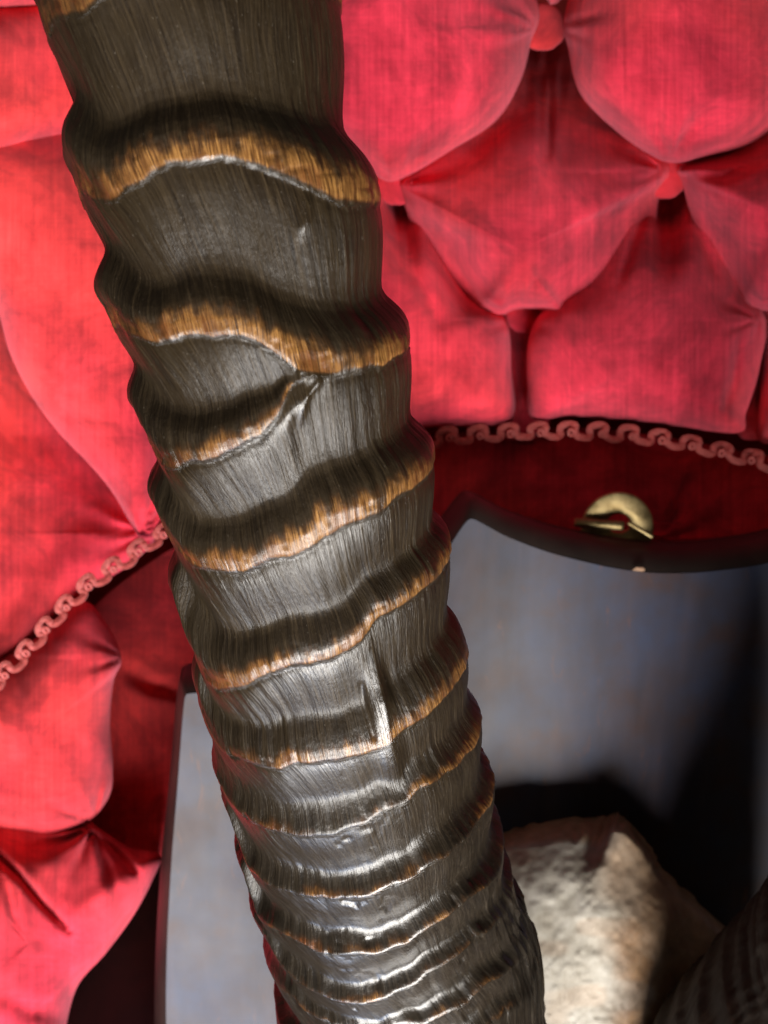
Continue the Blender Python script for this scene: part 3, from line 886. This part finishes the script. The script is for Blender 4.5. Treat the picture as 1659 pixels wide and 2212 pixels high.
def main_extra(h, band, grey, rust, px, py, tt, uu, th, phase, kid):
    fr = (np.abs(th) < R(88))[None] * np.ones_like(h)
    # forked folds that tie two ridges together
    for poly, w, lev in (([(792, 1395), (812, 1480), (827, 1560), (842, 1640), (860, 1712)], 25, 0.0020),
                         ([(745, 782), (680, 812), (640, 866), (594, 938)], 24, 0.0017)):
        d, al = seg_dist(px, py, poly)
        g = fr * np.exp(-(d / w) ** 2) * np.clip(np.sin(np.clip(al, 0.02, 0.98) * np.pi) * 1.15, 0, 1)
        h = h * (1 - g) + g * (lev + 0.00025 * nz_s1(uu * 150, tt / 200))
        POLISH_ADD['horn620'] = POLISH_ADD.get('horn620', 0) + 0.8 * g
    for poly, w, a in (([(636, 806), (652, 806), (676, 818)], 20, 0.0008), ([(818, 1500), (836, 1620)], 9, 0.0005),
                       ([(690, 812), (655, 860), (648, 930)], 7, 0.0004),
                       ([(655, 430), (652, 480), (648, 510)], 12, 0.0008)):
        d, al = seg_dist(px, py, poly)
        g = fr * np.exp(-(d / w) ** 2) * np.sin(np.clip(al, 0.03, 0.97) * np.pi) ** 0.5
        h = h + a * g
        POLISH_ADD['horn620'] = POLISH_ADD.get('horn620', 0) + 0.8 * g
    d, al = seg_dist(px, py, [(782, 1480), (790, 1530), (802, 1585)])
    h = h - fr * 0.0006 * np.exp(-(d / 6) ** 2)
    # stringy base at the right
    rt = sstep(0, 70, px - (1030 + 0.25 * (py - 1950))) * sstep(1860, 1990, py) * fr
    fib = nzf(uu * 200, tt / 55 + 3) + 0.6 * nzf(uu * 100 + 40, tt / 30)
    h = h * (1 - 0.75 * rt) + rt * 0.0007 * fib
    band = band * (1 - rt)
    low = sstep(1500, 2000, py) * fr
    grey = np.maximum(low * 0.75, rt)
    # tan bands thin out and darken towards the base and the left
    keep = 1 - 0.45 * sstep(1450, 1850, py)
    keep = keep * (1 - 0.25 * sstep(-0.5, -1.1, np.broadcast_to(th[None], h.shape)))
    band = band * keep
    POLISH_ADD['horn620'] = np.broadcast_to(POLISH_ADD.get('horn620', 0) - 0.6 * sstep(-0.75, -1.3, np.broadcast_to(th[None], h.shape)), h.shape)
    rust = 0.6 * sstep(-0.2, -0.9, np.broadcast_to(th[None], h.shape)) + 0.5 * sstep(0.8, 0.9, phase) * sstep(0.1, 0.5, nzg(uu * 60, tt / 60)) + 0.25 * sstep(0.9, 1.3, np.broadcast_to(th[None], h.shape))
    # knocks and flakes on the lowest ridges
    pit = np.clip(nz_e(uu * 90 * 1.0, tt / 11) - 0.35, 0, 1) * np.clip(nzg(uu * 30, tt / 40) + 0.1, 0, 1)
    h = h - low * 0.0011 * pit
    return h, band, grey, rust


horn("horn", AX, LINES, 620, 1050, (-1450, 2780), 0.0035, main_extra)

# second horn leaving the frame at the right
AX2 = [(0, 2440, 500, 0.20, 280), (400, 2310, 1000, 0.215, 290), (800, 2190, 1480, 0.245, 300), (1200, 2010, 1930, 0.285, 290), (1450, 1900, 2110, 0.315, 280), (1700, 1760, 2275, 0.342, 285), (1950, 1640, 2440, 0.372, 290), (2300, 1500, 2660, 0.41, 290)]
L2 = [-40] + [float(v) for v in (170, 360, 520, 660, 780, 890, 1000, 1100, 1190, 1275, 1360, 1440, 1515, 1590, 1660, 1740, 1830, 1920, 2050, 2150, 2300)]


def second_extra(h, band, grey, rust, px, py, tt, uu, th, phase, kid):
    band = band * 0.35; grey = grey * 0
    fib = nzf(uu * 200, tt / 70 + 9)
    h = h + 0.0005 * fib * sstep(1000, 1500, tt)
    return h, band, grey, rust + 0.6


horn("horn", AX2, L2, 260, 420, (0, 2250), 0.0030, second_extra, mat=M_HORN_SHADED)

# ---- skull cap
sb = [(900, 1830), (1000, 1812), (1075, 1800), (1150, 1778), (1250, 1766), (1312, 1762), (1332, 1752), (1362, 1776), (1412, 1838), (1428, 1872), (1490, 1930), (1560, 1996), (1660, 2100), (1800, 2300), (1790, 2500), (1500, 2640),
      (1150, 2680), (850, 2600), (690, 2400), (680, 2150), (760, 1930)]
si = [(905, 1880), (1000, 1862), (1082, 1838), (1130, 1830), (1230, 1818), (1296, 1838), (1322, 1790), (1352, 1800), (1398, 1856), (1412, 1890), (1474, 1948), (1545, 2014), (1640, 2115), (1770, 2300), (1760, 2480), (1490, 2600),
      (1150, 2640), (870, 2570), (720, 2390), (710, 2160), (780, 1960)]
so, sn = outline(sb), outline(si)
sm_ = sn.copy()
for _ in range(500):
    sm_ = 0.25 * np.roll(sm_, 1, 0) + 0.5 * sm_ + 0.25 * np.roll(sm_, -1, 0)
scx = np.array([1200.0, 2230.0])
nr = 90
rows = []; stain_shade = []
lift_e = 0.030
nb1 = Noise2(64, 64); nb2 = Noise2(128, 128)
ns = len(so)
ub = np.arange(ns) / ns
for r in np.linspace(0.02, 1, nr):
    w5 = r ** 5
    x = scx[0] + r * (sn[:, 0] * w5 + sm_[:, 0] * (1 - w5) - scx[0]); y = scx[1] + r * (sn[:, 1] * w5 + sm_[:, 1] * (1 - w5) - scx[1])
    lift = lift_e + 0.026 * (1 - r ** 3)
    lift = lift + 0.0014 * nb1(x / 110, y / 110) + 0.0005 * nb2(x / 34, y / 34) + 0.00025 * nb2(x / 12, y / 12 + 30)
    # suture step across the bone
    d, al = seg_dist(x, y, [(1040, 1990), (1110, 2010), (1180, 2035), (1250, 2080), (1320, 2120), (1400, 2160), (1500, 2190)])
    below = y - np.interp(x, [1040, 1110, 1180, 1250, 1320, 1400, 1500], [1990, 2010, 2035, 2080, 2120, 2160, 2190]) + 9 * nb2(x / 17, y / 60)
    lift = lift + 0.0008 * sstep(-10, 40, below) + 0.0003 * sstep(0, 40, below) * nb2(x / 9, y / 9) - 0.0002 * np.exp(-(d / 12) ** 2)
    # raised corner flap near the top
    d2, _a = seg_dist(x, y, [(1310, 1880), (1325, 1830), (1345, 1790)])
    lift = lift + 0.0012 * np.exp(-(d2 / 26) ** 2)
    ray = P(x, y, 1.0)
    tt_ = (P0 @ PN + lift) / (ray @ PN)
    rows.append(ray * tt_[:, None])
    s_ = sstep(1270, 1400, x + 30 * nb1(x / 60, y / 60)) * 0.85 + 0.25 * sstep(0.2, 0.6, nb1(x / 80 + 9, y / 50))  # patchy brown stain; shade on the right half also put into the colour
    stain_shade.append(s_)
for kk, lf, st_ in ((0.25, 0.027, 0.75), (0.7, 0.020, 1.0), (1.0, 0.010, 1.0), (1.0, -0.002, 1.0)):
    x = sn[:, 0] * (1 - kk) + so[:, 0] * kk + 3 * nb2(ub * 100, kk * 9 + ub * 0); y = sn[:, 1] * (1 - kk) + so[:, 1] * kk + 4 * nb2(ub * 100 + 40, kk * 9 + ub * 0)
    lf = lf + 0.0015 * nb2(ub * 128, kk * 5 + ub * 0)
    ray = P(x, y, 1.0)
    tt_ = (P0 @ PN + lf) / (ray @ PN)
    rows.append(ray * tt_[:, None]); stain_shade.append(np.full(ns, st_))
V = to_world(np.stack(rows)) - TR
me = grid_mesh("skull", V, M_BONE, wrap=True)
a = me.attributes.new("stain_shade", 'FLOAT', 'POINT')
a.data.foreach_set("value", np.clip(np.stack(stain_shade), 0, 1).astype(np.float32).ravel())
link("skull", me, trophy)
